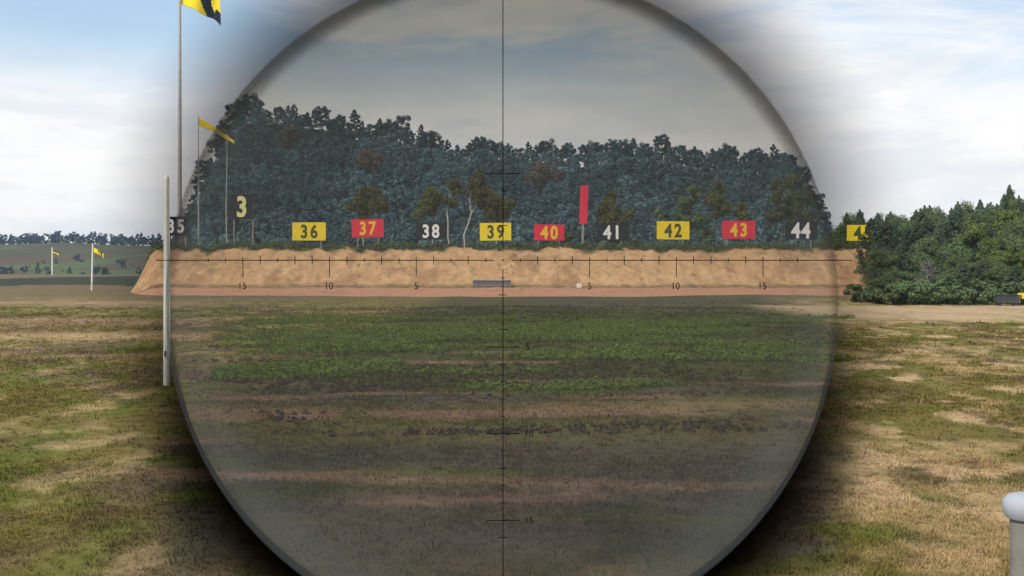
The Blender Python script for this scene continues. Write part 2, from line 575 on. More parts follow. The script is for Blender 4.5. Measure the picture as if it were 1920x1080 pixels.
# ------------------------------------------------------------------ hills
HCREST = 240.0
prof_px = np.array([(305, 470), (325, 445), (345, 400), (378, 310), (415, 232), (458, 182), (520, 186), (580, 190), (640, 204), (700, 216), (740, 214), (800, 236),
                    (870, 258), (905, 244), (945, 246), (1000, 260), (1080, 268), (1120, 260), (1200, 262), (1300, 266), (1400, 270), (1470, 266),
                    (1508, 300), (1538, 370), (1562, 425), (1600, 440), (1700, 450)], float)
TREE_H = 6.0
prof_x = (prof_px[:, 0] - 960) / F * HCREST
prof_z = np.maximum(EYE - (prof_px[:, 1] - HZ) / F * HCREST - TREE_H, -0.5)


def hill_z(x, y):
    k = HCREST / np.clip(y, 150, HCREST)
    h = np.interp(x * k, prof_x, prof_z)
    s = np.clip((y - 152) / (HCREST - 152), 0, 1)
    z = h * (0.22 * s + 0.78 * s ** 1.5) + (fbm(x / 18, y / 18, 131, 3) - 0.5) * 4 * s * np.clip(h / 10, 0, 1)
    return np.maximum(z * (1 - 0.5 * sst(y, HCREST + 6, HCREST + 90)), -0.3) - 0.1


hx = np.linspace(-110, 110, 150)
hy = np.linspace(150, 350, 90)
HX, HY = np.meshgrid(hx, hy)
hn = len(hx)
q = (np.arange(len(hy) - 1)[:, None] * hn + np.arange(hn - 1)[None, :])
hf = np.stack([q, q + 1, q + hn + 1, q + hn], -1).reshape(-1, 4)
hme = mesh_np('wooded_hill', np.stack([HX, HY, hill_z(HX, HY)], -1), hf, M['heath'],
              np.broadcast_to(np.array((0.030, 0.034, 0.018)), (HX.size, 3)), True)
tag(link(bpy.data.objects.new('wooded_hill', hme)), 'dark wooded hill rising behind the sand bank', 'hill', kind='structure')

RIDGE = 675.0


def heath_z(x, y):
    s = np.clip((y - 400) / (RIDGE - 400), 0, 1)
    top = 15.0 + 5 * (fbm(x / 90, x * 0, 151, 3) - 0.5) + 1.8 * sst(-x, 150, 330)
    z = top * (0.35 * s + 0.65 * sst(s, 0.25, 1.0)) + (fbm(x / 40, y / 40, 153, 3) - 0.5) * 3.0 * s
    return z - 0.2 - 0.3 * (1 - sst(y, 400, 412))


ex = np.linspace(-900, 900, 300)
ey = np.concatenate([np.linspace(398, 700, 60), np.linspace(710, 1500, 20)])
EX, EY = np.meshgrid(ex, ey)
en = len(ex)
q = (np.arange(len(ey) - 1)[:, None] * en + np.arange(en - 1)[None, :])
ef = np.stack([q, q + 1, q + en + 1, q + en], -1).reshape(-1, 4)
ec = np.broadcast_to(np.array((0.062, 0.058, 0.030)), EX.shape + (3,)).copy()
ec = lerp(ec, np.array((0.082, 0.056, 0.036)), sst(fbm(EX / 40, EY / 60, 161, 4), 0.48, 0.62))
ec = lerp(ec, np.array((0.070, 0.100, 0.035)), sst(fbm(EX / 30 + 5, EY / 50, 167, 4), 0.55, 0.64) * 0.9)
ec = lerp(ec, np.array((0.30, 0.23, 0.13)), np.exp(-((EY - 401.5) / 2.0) ** 2) * 0.6)
eme = mesh_np('heath_hill', np.stack([EX, EY, heath_z(EX, EY)], -1), ef, M['heath'], ec.reshape(-1, 3), True)
tag(link(bpy.data.objects.new('heath_hill', eme)), 'far heather hillside with green patches under a tree line', 'hill', kind='structure')


# ------------------------------------------------------------------ foliage builders
def leaves(cent, size, seed, out=None, flat=0.5, aspect=0.6):
    """one small rhombus leaf per centre -> verts, faces"""
    r = np.random.default_rng(seed)
    n = len(cent)
    nrm = r.normal(size=(n, 3))
    if out is not None:
        nrm = nrm * flat + out
    nrm /= np.linalg.norm(nrm, axis=1)[:, None] + 1e-9
    up = r.normal(size=(n, 3))
    a = np.cross(nrm, up)
    a /= np.linalg.norm(a, axis=1)[:, None] + 1e-9
    b = np.cross(nrm, a)
    s = (size * r.uniform(0.6, 1.4, n))[:, None]
    v = np.stack([cent - a * s, cent - b * s * aspect + nrm * s * 0.12, cent + a * s, cent + b * s * aspect + nrm * s * 0.12], 1)
    f = np.arange(n * 4).reshape(n, 4)
    return v.reshape(-1, 3), f


def clumps(centres, radii, per, leaf, seed, squash=0.75, flat=0.45):
    r = np.random.default_rng(seed)
    centres = np.asarray(centres, float)
    radii = np.asarray(radii, float)
    n = len(centres)
    dirs = r.normal(size=(n, per, 3))
    dirs /= np.linalg.norm(dirs, axis=2)[..., None]
    rr = r.uniform(0.25, 1.0, (n, per)) ** 0.6
    rr = rr * r.uniform(0.8, 1.25, (n, per))
    p = centres[:, None, :] + dirs * (rr * radii[:, None])[..., None] * np.array((1, 1, squash))
    return leaves(p.reshape(-1, 3), leaf, seed + 1, dirs.reshape(-1, 3) * 0.8 + np.array((0, 0, 0.35)), flat)


def pine_shape(h, w, seed, n=46, conic=0.6, tips=6):
    r = np.random.default_rng(seed)
    c, rd = [], []
    for i in range(n):
        t = (i + r.uniform(0, 1)) / n
        z = h * (0.16 + 0.82 * t)
        maxr = w * ((1 - t) ** conic) * (0.75 + 0.5 * r.uniform())
        maxr *= min(1, 0.45 + t * 3)
        a = i * 2.4 + r.uniform(-0.5, 0.5)
        k = r.uniform(0.45, 1.0) ** 0.7
        c.append((math.cos(a) * maxr * k, math.sin(a) * maxr * k, z - 0.05 * h * k * (1 - t)))
        rd.append(max(0.042 * h, w * 0.36 * (1 - 0.65 * t)) * r.uniform(0.6, 1.25))
    for i in range(tips):
        a = r.uniform(0, 6.28)
        c.append((math.cos(a) * 0.05 * h * (5 - i) / 5, math.sin(a) * 0.05 * h * (5 - i) / 5, h * (0.88 + 0.027 * i)))
        rd.append(0.030 * h * (1.3 - i / 6))
    return c, rd


def round_shape(h, w, seed, n=48, base=0.22, lean=0.0):
    r = np.random.default_rng(seed)
    c, rd = [], []
    for i in range(n):
        u = r.uniform(-1, 1)
        a = i * 2.4 + r.uniform(-0.4, 0.4)
        k = r.uniform(0.35, 1.0) ** 0.5 * r.uniform(0.8, 1.12)
        s = math.sqrt(1 - u * u)
        zc = h * (base + (1 - base) * 0.5)
        z = zc + u * k * h * (1 - base) * 0.46
        c.append((math.cos(a) * s * k * w + lean * (z / h), math.sin(a) * s * k * w, z))
        rd.append(w * 0.29 * r.uniform(0.6, 1.35))
    return c, rd


def limbs(mb, centres, h, base_r, seed, k=9, top=0.9, bend=0.0):
    r = random.Random(seed)
    pts = [(bend * math.sin(i * 1.3) * 0.5, bend * math.cos(i * 1.7) * 0.3, -0.25 + (h * top + 0.25) * i / 7) for i in range(8)]
    mb.tube(pts, [base_r * (1 - 0.85 * i / 7) for i in range(8)], 7)
    cc = list(centres)
    r.shuffle(cc)
    for p in cc[:k]:
        z = max(0.15 * h, p[2] - 0.28 * math.hypot(p[0], p[1]) - 0.06 * h)
        m = (p[0] * 0.5, p[1] * 0.5, z + (p[2] - z) * 0.35)
        mb.tube([(0, 0, z), m, p], [base_r * 0.42, base_r * 0.28, base_r * 0.08], 5)
    return mb


def tree_proto(kind, h, w, seed, leaf, per, mat, bark='bark', n=46):
    if kind == 'pine':
        c, rd = pine_shape(h, w, seed, n, 0.55, 0 if mat == 'hillwood' else 6)
    elif kind == 'spire':
        c, rd = pine_shape(h, w, seed, n, 0.72)
    else:
        c, rd = round_shape(h, w, seed, n, 0.16)
    v, f = clumps(c, rd, per, leaf, seed, 0.75, 0.22 if mat == 'hillwood' else 0.4)
    crown = mesh_np('crown', v, f, M[mat])
    trunk = limbs(MB(), c, h, 0.020 * h, seed).mesh('trunk', M[bark], True)
    return trunk, crown


def put_tree(name, proto, loc, rz, s, label, cat='tree', group=None, sz=None):
    e = empty(name, loc, rz)
    e.scale = (s, s, sz or s)
    link(bpy.data.objects.new('trunk', proto[0]), e)
    link(bpy.data.objects.new('crown', proto[1]), e)
    tag(e, label, cat, group)
    return e


# ------------------------------------------------------------------ the wood on the hill
hill_protos = []
for k in range(6):
    kind = ('round', 'pine', 'round', 'round', 'round', 'pine')[k]
    h = 7.5
    if kind == 'round':
        c, rd = round_shape(h, 2.7, 300 + k, 21, 0.12)
    else:
        c, rd = pine_shape(h, 2.1 if kind == 'pine' else 1.7, 300 + k, 24, 0.5 if kind == 'pine' else 0.9)
    hill_protos.append(clumps(c, rd, 34, 0.25, 310 + k, 0.75, 0.22))
HV, HF, HT = [], [], []
off = 0
r = np.random.default_rng(41)
cnt = 0
for row, yy in enumerate(np.linspace(153, HCREST - 3, 26)):
    step = 2.7
    for xx in np.arange(-82 * yy / HCREST, 80 * yy / HCREST, step):
        x = xx + r.uniform(-1.4, 1.4)
        y = yy + r.uniform(-1.8, 1.8)
        z = float(hill_z(np.array([x]), np.array([y]))[0])
        k = HCREST / y
        hh = np.interp(x * k, prof_x, prof_z)
        if hh < 0.2 or not 322 < 960 + x / y * F < 1590:
            continue
        v, f = hill_protos[r.integers(0, 6)]
        s = r.uniform(0.58, 0.92) * (0.85 if yy < 175 else 1.0)
        a = r.uniform(0, 6.28)
        ca, sa = math.cos(a) * s, math.sin(a) * s
        w = np.stack([v[:, 0] * ca - v[:, 1] * sa + x, v[:, 0] * sa + v[:, 1] * ca + y, v[:, 2] * s * r.uniform(0.85, 1.15) + z - 0.6], -1)
        HV.append(w)
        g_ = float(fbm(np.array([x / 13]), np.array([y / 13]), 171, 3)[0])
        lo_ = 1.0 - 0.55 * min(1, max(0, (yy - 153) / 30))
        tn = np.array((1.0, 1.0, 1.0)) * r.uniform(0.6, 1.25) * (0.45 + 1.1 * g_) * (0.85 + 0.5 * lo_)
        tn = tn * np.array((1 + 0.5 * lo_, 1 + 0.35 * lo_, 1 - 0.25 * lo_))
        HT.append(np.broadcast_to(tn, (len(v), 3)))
        HF.append(f + off)
        off += len(v)
        cnt += 1
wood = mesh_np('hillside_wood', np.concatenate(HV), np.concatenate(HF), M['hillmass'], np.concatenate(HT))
tag(link(bpy.data.objects.new('hillside_wood', wood)), 'dense dark haze-blue wood covering the hillside behind the sand bank', 'wood', kind='stuff')

sky_protos = [tree_proto(('pine', 'round', 'round', 'pine', 'round')[k], 7.5, (2.3, 2.2, 2.4, 2.0, 2.8)[k], 400 + k, 0.17, 110, 'hillwood', n=38) for k in range(5)]
BOARD_PX = (('the white-figured board 35', 330), ('the tall black board 3', 453), ('board 36', 580), ('board 37', 690), ('board 38', 808), ('board 39', 930), ('board 40', 1030), ('the red marker plank', 1094),
            ('board 41', 1150), ('board 42', 1262), ('board 43', 1385), ('board 44', 1501))


def over(x, y):
    q_ = 960 + x / y * F
    b = min(BOARD_PX, key=lambda t: abs(t[1] - q_))
    side = '' if abs(b[1] - q_) < 22 else ', to its left' if q_ < b[1] else ', to its right'
    return b[0] + side


r = random.Random(12)
x = prof_x[3]
while x < prof_x[-4]:
    y = HCREST + r.uniform(-3, 2)
    z = float(hill_z(np.array([x]), np.array([y]))[0])
    s = r.uniform(0.58, 0.95)
    pi = r.randrange(5)
    put_tree('skyline_tree', sky_protos[pi], (x, y, z - 0.3), r.uniform(0, 6.28), s,
             'dark %s-crowned tree on the wooded skyline above %s' % ('narrow' if pi in (0, 3) else 'round', over(x, y)), 'tree', 'trees along the wooded hill skyline', s * r.uniform(0.9, 1.2))
    x += r.uniform(1.2, 2.6)

# rusty domed crowns among the dark wood
def dome_tree(px, py, d, w, h, label, seed):
    c, rd = round_shape(h, w, seed, 30, 0.25)
    proto = (limbs(MB(), c, h, 0.16, seed).mesh('trunk', M['bark'], True), mesh_np('crown', *clumps(c, rd, 60, 0.22, seed), M['rust']))
    p = at(px, py, d)
    z = float(hill_z(np.array([p.x]), np.array([p.y]))[0])
    put_tree('rusty_tree', proto, (p.x, p.y, p.z - h), seed, 1.0, label)


dome_tree(1015, 303, 196, 3.6, 7.0, 'pale rusty brown domed tree in the dark wood, right of the crosshair', 501)
dome_tree(690, 278, 210, 3.0, 6.5, 'dull brown domed tree in the dark wood above board 37', 502)
dome_tree(545, 236, 222, 2.2, 6.0, 'small dull brown tree high on the dark wooded hill', 503)

# ------------------------------------------------------------------ tree line and shrubs on the far heath
r = np.random.default_rng(77)
FV, FF = [], []
off = 0
far_p = []
for k in range(5):
    c, rd = (pine_shape(9, 3.0, 600 + k, 16, 0.6) if k % 2 else round_shape(9, 3.6, 600 + k, 18, 0.1))
    far_p.append(clumps(c, rd, 22, 0.55, 610 + k))


def far_add(x, y, s):
    global off
    v, f = far_p[r.integers(0, 5)]
    z = float(heath_z(np.array([x]), np.array([y]))[0])
    a = r.uniform(0, 6.28)
    ca, sa = math.cos(a) * s, math.sin(a) * s
    FV.append(np.stack([v[:, 0] * ca - v[:, 1] * sa + x, v[:, 0] * sa + v[:, 1] * ca + y, v[:, 2] * s + z - 0.8], -1))
    FF.append(f + off)
    off += len(v)


for x in np.arange(-760, 560, 3.0):
    for row in range(2):
        far_add(x + r.uniform(-1.5, 1.5), RIDGE + row * 9 + r.uniform(-4, 4), r.uniform(0.6, 1.0))
ridge = mesh_np('ridge_wood', np.concatenate(FV), np.concatenate(FF), M['hillwood'])
tag(link(bpy.data.objects.new('ridge_wood', ridge)), 'thin dark line of trees along the far heath ridge', 'wood', kind='stuff')
FV, FF = [], []
off = 0
for k in range(150):
    far_add(r.uniform(-260, 40), r.uniform(405, 560) if k % 3 else r.uniform(402, 440), r.uniform(0.16, 0.5))
sc_ = mesh_np('heath_scrub', np.concatenate(FV), np.concatenate(FF), M['hillwood'])
tag(link(bpy.data.objects.new('heath_scrub', sc_)), 'scattered dark scrub on the far heather hillside', 'scrub', kind='stuff')

# ------------------------------------------------------------------ mixed wood on the right
right_protos = {
    'pine': [tree_proto('pine', 9.0, 2.4, 700 + k, 0.105, 120, 'pine', n=85) for k in range(3)],
    'spire': [tree_proto('spire', 9.0, 2.3, 710 + k, 0.105, 110, 'pine', n=80) for k in range(2)],
    'broad': [tree_proto('round', 8.0, 2.4, 720 + k, 0.105, 120, 'broad', n=90) for k in range(3)],
    'bright': [tree_proto('round', 7.0, 2.2, 730 + k, 0.105, 120, 'bright', n=80) for k in range(2)],
}
r = random.Random(5)
LAB = {'pine': ('pine_tree', 'dark green pine in the mixed wood right of the sand bank'),
       'spire': ('pointed_pine_tree', 'dark pointed pine rising from the mixed wood on the right'),
       'broad': ('broadleaf_tree', 'mid green rounded broadleaf tree in the mixed wood on the right'),
       'bright': ('bright_tree', 'yellowish green rounded tree in the mixed wood on the right')}


KINDW = {'pine': 'dark green pine', 'spire': 'dark pointed pine', 'broad': 'mid green rounded tree', 'bright': 'yellowish green rounded tree'}


def spot(px):
    return ('beside the sand bank' if px < 1660 else 'left of the dead tree' if px < 1715 else 'by the dead tree' if px < 1770
            else 'right of the dead tree' if px < 1860 else 'by the dark block')


def depth(d):
    return 'on the right wood skyline' if d > 130 else 'mid-height in the right wood' if d > 104 else 'in front of the right wood'


def right_tree(kind, px, d, top, label=None):
    p = at(px, 0, d)
    z0 = float(ground_z(np.array([p.x]), np.array([p.y]))[0]) + rise(p.x, d)
    h = at(px, top, d).z - z0
    base_h = {'pine': 9.0, 'spire': 9.0, 'broad': 8.0, 'bright': 7.0}[kind]
    s = h / base_h
    sx = min(max(s, 0.62), 1.05) * 0.86
    pr = right_protos[kind]
    nm, lb = LAB[kind]
    put_tree(nm, pr[r.randrange(len(pr))], (p.x, p.y, z0 - 0.15), r.uniform(0, 6.28), sx, label or '%s %s, %s' % (KINDW[kind], depth(d), spot(px)), 'tree',
             None if label else 'trees of the mixed wood on the right (%s)' % nm.replace('_', ' '), s)


def rise(x, d):
    return 0.0


def top_at(px):
    return float(np.interp(px, [1540, 1570, 1590, 1640, 1700, 1760, 1800, 1830, 1870, 1895, 1920, 2100], [425, 404, 398, 396, 392, 388, 374, 378, 372, 356, 360, 340]))


# back rows form the skyline, front rows the edge of the wood
for row, (d, x0, step, dt) in enumerate(((152, 1566, 13, 4), (143, 1600, 15, 6), (136, 1640, 21, 12), (122, 1655, 24, 32), (110, 1662, 27, 60), (99, 1668, 31, 92), (91, 1662, 36, 122))):
    px = x0
    while px < 2010:
        kind = r.choice(['pine', 'spire', 'pine', 'broad', 'broad'] if row < 3 else ['broad', 'pine', 'broad', 'pine', 'bright'] if row < 6 else ['broad', 'broad', 'pine', 'bright'])
        t = top_at(px) + dt + r.uniform(-12, 16)
        right_tree(kind, px + r.uniform(-6, 6), d + r.uniform(-3, 3), t)
        px += step * r.uniform(0.8, 1.25)
for q_ in ((1633, 122, 410), (1646, 119, 418), (1662, 117, 410), (1655, 108, 445), (1648, 97, 500)):
    right_tree(r.choice(['pine', 'broad']), *q_)
right_tree('bright', 1830, 108, 408, 'bright yellow-green tree high in the wood on the right')
right_tree('spire', 1893, 128, 350, 'tallest dark pine top standing over the wood at right')

# bare grey tree at the wood's edge
mb = MB()
rr = random.Random(3)
mb.tube([(0, 0, -0.2), (0.1, 0, 1.2), (0.05, 0.1, 2.6), (0.15, 0, 3.9)], [0.11, 0.09, 0.06, 0.02], 7)
mb0, mb = mb, MB()
for k in range(46):
    z = rr.uniform(0.7, 3.5)
    a = rr.uniform(0, 6.28)
    L = rr.uniform(0.7, 1.9) * (1.1 - z / 5)
    e = (math.cos(a) * L, math.sin(a) * L, z + L * rr.uniform(0.15, 0.7))
    m = (e[0] * 0.5, e[1] * 0.5, z + (e[2] - z) * 0.6)
    mb.tube([(0.08, 0, z), m, e], [0.035, 0.025, 0.008], 4)
    for q in range(3):
        t = rr.uniform(0.4, 0.9)
        b = (e[0] * t, e[1] * t, z + (e[2] - z) * t)
        mb.tube([b, (b[0] + rr.uniform(-.4, .4), b[1] + rr.uniform(-.4, .4), b[2] + rr.uniform(0, .5))], [0.014, 0.005], 4)
p = at(1738, 0, 88.0)
o = empty('dead_tree', (p.x, p.y, 0.0))
o.scale = (1.0, 1.0, 0.92)
dt_ = mb0.build('trunk', M['dead'], o, True)
mb.build('branches', M['dead'], dt_)
tag(o, 'bare grey dead tree at the edge of the wood on the right', 'tree')

# low bushes along the foot of the wood
bush_p = []
for k in range(3):
    c, rd = round_shape(1.6, 1.2, 800 + k, 18, 0.0)
    bush_p.append((limbs(MB(), c, 1.6, 0.03, 800 + k, 5).mesh('stem', M['bark']), mesh_np('foliage', *clumps(c, rd, 90, 0.11, 800 + k), M['broad'])))
px = 1615
while px < 2000:
    d = 87 + r.uniform(-2, 1.5) + (5 if px < 1650 else 0)
    p = at(px, 0, d)
    e = empty('bush', (p.x, p.y, -0.05), r.uniform(0, 6.28))
    s = r.uniform(0.6, 1.25)
    e.scale = (s * 1.2, s, s)
    b = r.choice(bush_p)
    link(bpy.data.objects.new('stem', b[0]), e)
    link(bpy.data.objects.new('foliage', b[1]), e)
    tag(e, 'low green bush at the foot of the right wood, ' + spot(px), 'bush', 'bushes along the foot of the wood')
    px += r.uniform(14, 30)


# ------------------------------------------------------------------ trees on the sand bank
def bank_tree(name, px, top, clump_px, trunks, label, leaf=0.15, per=130, mat='birch_leaf', bark='birch_bark', yoff=1.6, seed=1, twigs=True):
    """a tree behind the crest; crown clumps and trunk lines given as picture rows and columns at its distance"""
    d = crest_y(0) + yoff
    b = at(px, 0, d)
    zb = crest_z(b.x, d)
    rr = random.Random(seed)
    e = empty(name, (b.x, d, zb))
    cs, rs = [], []
    for (cx, cy_, cr, n) in clump_px:
        c = at(cx, cy_, d)
        w = cr / F * d
        for k in range(n):
            a, u = rr.uniform(0, 6.28), rr.uniform(0, 1) ** 0.5
            cs.append((c.x - b.x + math.cos(a) * u * w * 0.8, rr.uniform(-0.7, 0.7) * w, c.z - zb + math.sin(a) * u * w * 0.8))
            rs.append(w * rr.uniform(0.32, 0.6))
    mbt = MB()
    for tr in trunks:
        pts = []
        for (tx, ty) in tr[0]:
            q_ = at(tx, ty, d)
            pts.append((q_.x - b.x, 0.05 * math.sin(ty), q_.z - zb))
        pts[0] = (pts[0][0], 0, -0.25)
        n = len(pts)
        mbt.tube(pts, [tr[1] * (1 - 0.6 * i / (n - 1)) for i in range(n)], 7)
        if twigs:
            for c in rr.sample(cs, min(7, len(cs))):
                s = pts[rr.randrange(n // 2, n)]
                if abs(c[0] - s[0]) < 2.2 and c[2] > s[2] - 0.3:
                    mbt.tube([s, ((s[0] + c[0]) / 2, c[1] * 0.4, (s[2] + c[2]) / 2 + 0.1), c], [tr[1] * 0.35, tr[1] * 0.22, 0.012], 5)
    mbt.build('trunk', M[bark], e, True)
    link(bpy.data.objects.new('crown', mesh_np('crown', *clumps(cs, rs, per, leaf, seed, 0.9), M[mat])), e)
    tag(e, label, 'tree')
    return e


bank_tree('birch_tree', 690, 350, [(668, 388, 20, 9), (692, 370, 24, 14), (714, 380, 18, 8), (695, 396, 28, 9)],
          [([(682, 462), (680, 430), (686, 400), (692, 375)], 0.10), ([(704, 462), (706, 425), (706, 395), (712, 372)], 0.09)],
          'small round birch standing right behind red board 37', seed=21)
bank_tree('birch_tree', 812, 345, [(792, 392, 17, 10), (812, 368, 19, 10), (806, 384, 20, 9), (852, 352, 17, 12), (846, 376, 15, 7)],
          [([(810, 462), (812, 435), (818, 412), (823, 385)], 0.07), ([(844, 458), (840, 445), (840, 415), (838, 395), (844, 372), (850, 352)], 0.115)],
          'leaning birch with thin white trunks between boards 38 and 39', seed=22)
bank_tree('birch_tree', 878, 318, [(896, 338, 17, 12), (888, 356, 18, 10), (908, 372, 22, 14), (930, 392, 26, 16), (945, 380, 20, 8), (920, 408, 26, 9), (898, 325, 9, 4)],
          [([(872, 460), (870, 440), (878, 420), (884, 400), (880, 375), (886, 350)], 0.12), ([(930, 462), (932, 440), (930, 405)], 0.09)],
          'tallest birch with a crooked white trunk behind yellow board 39', seed=23)
bank_tree('bank_tree', 1150, 360, [(1148, 372, 12, 7), (1140, 396, 20, 12), (1160, 408, 24, 14), (1132, 418, 18, 8), (1150, 430, 30, 12)],
          [([(1148, 462), (1149, 430), (1148, 375)], 0.10)], 'dark green bushy tree behind black board 41', bark='bark', seed=24)
bank_tree('bank_tree', 1290, 350, [(1302, 360, 14, 8), (1290, 382, 20, 12), (1278, 400, 18, 8), (1312, 418, 20, 9), (1240, 408, 14, 6), (1324, 440, 18, 6)],
          [([(1290, 462), (1292, 420), (1300, 365)], 0.10)], 'dark ragged tree behind yellow board 42', mat='broad', bark='bark', seed=25)
bank_tree('poplar_tree', 1348, 338, [(1348, 352, 12, 9), (1344, 374, 18, 14), (1352, 392, 19, 12)],
          [([(1340, 462), (1340, 430), (1347, 395), (1348, 350)], 0.09)], 'slim upright green tree left of red board 43', bark='bark', seed=26)
bank_tree('bank_tree', 1390, 380, [(1388, 394, 14, 8), (1400, 412, 20, 9), (1380, 420, 14, 5)],
          [([(1392, 462), (1391, 425), (1388, 395)], 0.07)], 'small green tree showing over red board 43', bark='bark', seed=27)
bank_tree('bank_tree', 1470, 335, [(1458, 352, 14, 9), (1484, 345, 18, 12), (1466, 380, 24, 14), (1500, 372, 22, 13), (1450, 408, 16, 8), (1492, 404, 26, 12), (1516, 410, 16, 8)],
          [([(1468, 462), (1468, 420), (1462, 355)], 0.10), ([(1496, 462), (1494, 420), (1490, 350)], 0.10)],
          'broad dark green tree behind black board 44', mat='broad', bark='bark', seed=28)
bank_tree('bank_shrub', 1055, 425, [(1050, 440, 14, 7), (1068, 446, 12, 5)], [([(1055, 462), (1055, 440)], 0.04)],
          'low green shrub behind red board 40', bark='bark', seed=29)
bank_tree('thin_birch', 425, 190, [(426, 240, 6, 2)], [([(425, 455), (424, 380), (426, 300), (425, 235)], 0.085)],
          'tall thin pale trunk rising above the board marked 3', seed=30, yoff=3.4)

# green fringe of low plants on the crest, tufts on the face
r = np.random.default_rng(88)
n = 4200
fx = r.uniform(-44, 45, n)
fy = r.uniform(127.7, 130.5, n)
keep = fbm(fx / 2.0, fy / 3, 201, 3) > 0.36
fx, fy = fx[keep], fy[keep]
fz = berm_z(fx, fy)
hh = r.uniform(0.15, 0.55, len(fx)) * (0.6 + 1.2 * (fbm(fx / 3.1, fx * 0, 203, 3)))
v, f = clumps(np.stack([fx, fy, fz + hh * 0.4], -1), hh, 14, 0.10, 89)
tag(link(bpy.data.objects.new('crest_grass', mesh_np('crest_grass', v, f, M['broad']))), 'fringe of green grass and weeds along the crest of the sand bank', 'grass', kind='stuff')
r = np.random.default_rng(53)
n = 700
fx = r.uniform(-43, 44, n)
fy = r.uniform(116.5, 128.0, n)
keep = fbm(fx / 3.0, fy / 2.0, 207, 3) > 0.56
fx, fy = fx[keep], fy[keep]
hh = r.uniform(0.05, 0.16, len(fx))
v, f = clumps(np.stack([fx, fy, berm_z(fx, fy) + hh * 0.3], -1), hh, 9, 0.05, 55)
tag(link(bpy.data.objects.new('bank_weeds', mesh_np('bank_weeds', v, f, M['birch_leaf']))), 'sparse little weeds on the face of the sand bank', 'weeds', kind='stuff')
for i, (px, w) in enumerate(((822, 1.0), (884, 0.9), (972, 1.1), (990, 0.9), (1040, 0.8), (1098, 0.9), (1190, 1.2), (1385, 0.9), (612, 0.7), (1320, 1.0))):
    c, rd = round_shape(w * 0.75, w * 0.62, 900 + i, 14, 0.0)
    p = at(px, 0, 128.7)
    e = empty('crest_tuft', (p.x, 128.7, crest_z(p.x, 128.7) - 0.1))
    link(bpy.data.objects.new('stem', limbs(MB(), c, w * 0.7, 0.02, i, 4).mesh('stem', M['bark'])), e)
    link(bpy.data.objects.new('foliage', mesh_np('foliage', *clumps(c, rd, 55, 0.075, 900 + i), M['broad' if i % 2 else 'heather'])), e)
    tag(e, 'small dark tuft on the sand bank crest below ' + over(p.x, 128.7), 'plant', 'tufts on the crest of the sand bank')


# ------------------------------------------------------------------ number boards
def text_mesh(s, height, mat, ext=0.004, bold=0.0, sx=1.0):
    cu = bpy.data.curves.new('numeral', 'FONT')
    cu.body = s
    cu.align_x = 'CENTER'
    cu.align_y = 'CENTER'
    cu.size = 1.0
    cu.offset = bold
    cu.extrude = 0.01
    cu.resolution_u = 6
    o = bpy.data.objects.new('numeral', cu)
    C.objects.link(o)
    bpy.context.view_layer.update()
    dg = bpy.context.evaluated_depsgraph_get()
    me = bpy.data.meshes.new_from_object(o.evaluated_get(dg))
    bpy.data.objects.remove(o)
    co = np.empty(len(me.vertices) * 3, dtype=np.float32)
    me.vertices.foreach_get('co', co)
    co = co.reshape(-1, 3)
    lo, hi = co.min(0), co.max(0)
    k = height / (hi[1] - lo[1])
    co[:, 0] = (co[:, 0] - (lo[0] + hi[0]) / 2) * k * sx
    co[:, 1] = (co[:, 1] - (lo[1] + hi[1]) / 2) * k
    zt = (co[:, 2] - lo[2]) / max(1e-6, hi[2] - lo[2]) * ext
    out = np.stack([co[:, 0], -zt, co[:, 1]], -1)
    me.vertices.foreach_set('co', out.astype(np.float32).ravel())
    me.materials.clear()
    me.materials.append(mat)
    me.update()
    me.name = 'numeral'
    return me


def number_board(txt, x0, x1, y0, y1, posts, mat, dmat, label, tilt=0.0, num_c=None, num_h=26, dx=0.82, d=129.3):
    cx = (x0 + x1) / 2
    p = at(cx, 0, d)
    z0 = crest_z(p.x, d)
    e = empty('number_board', (p.x, d, z0))
    k = d / F
    zt, zb = at(0, y0, d).z - z0, at(0, y1, d).z - z0
    w = (x1 - x0) / 2 * k
    pn = MB().box(-w, w, -0.03, 0.03, zb, zt, 0.012).build('panel', mat, e)
    pn.rotation_euler = (0, 0, 0)
    for b in posts:
        bx = (b - cx) * k
        MB().box(bx - 0.065, bx + 0.065, 0.034, 0.15, -0.4, zt - 0.25, 0.01).build('post', M['post'], e)
    nm = len(txt)
    ncx = num_c if num_c else cx
    step = 18.5 * k if nm > 1 else 0
    for i, ch in enumerate(txt):
        t = link(bpy.data.objects.new('numeral', text_mesh(ch, num_h * k, dmat, 0.02, 0.032, dx)), pn)
        t.location = ((ncx - cx) * k + (i - (nm - 1) / 2) * step, -0.032, (zt + zb) / 2)
    e.rotation_euler = (0, tilt + random.uniform(-0.012, 0.012), random.uniform(-0.06, 0.06))
    tag(e, label, 'number board', 'number boards along the crest')
    return e


number_board('35', 308, 352, 406, 442, (313, 348), M['navy'], M['digit_white'], 'black number board 35 with white figures, beside the white pole')
number_board('3', 430, 475, 364, 411, (438, 474), M['navy'], M['digit_pale'], 'tall black board with a single pale yellow 3 on long posts', num_h=40, dx=0.8, num_c=453)
number_board('36', 548, 611, 417, 451, (558, 602), M['yellow'], M['digit_green'], 'yellow number board 36, nearest yellow one to the tall black board')
number_board('37', 660, 720, 411, 445, (671, 710), M['red'], M['digit_yellow'], 'red number board 37 in front of a small round birch', num_c=690)
number_board('38', 780, 836, 418, 449, (787, 826), M['navy'], M['digit_white'], 'black number board 38 with white figures', num_c=808)
number_board('39', 900, 959, 418, 451, (903, 955), M['yellow'], M['digit_green'], 'yellow number board 39 under the crosshair')
number_board('40', 1001, 1058, 421, 451, (1009, 1048), M['red'], M['digit_yellow'], 'red number board 40, first one right of the crosshair', tilt=0.015)
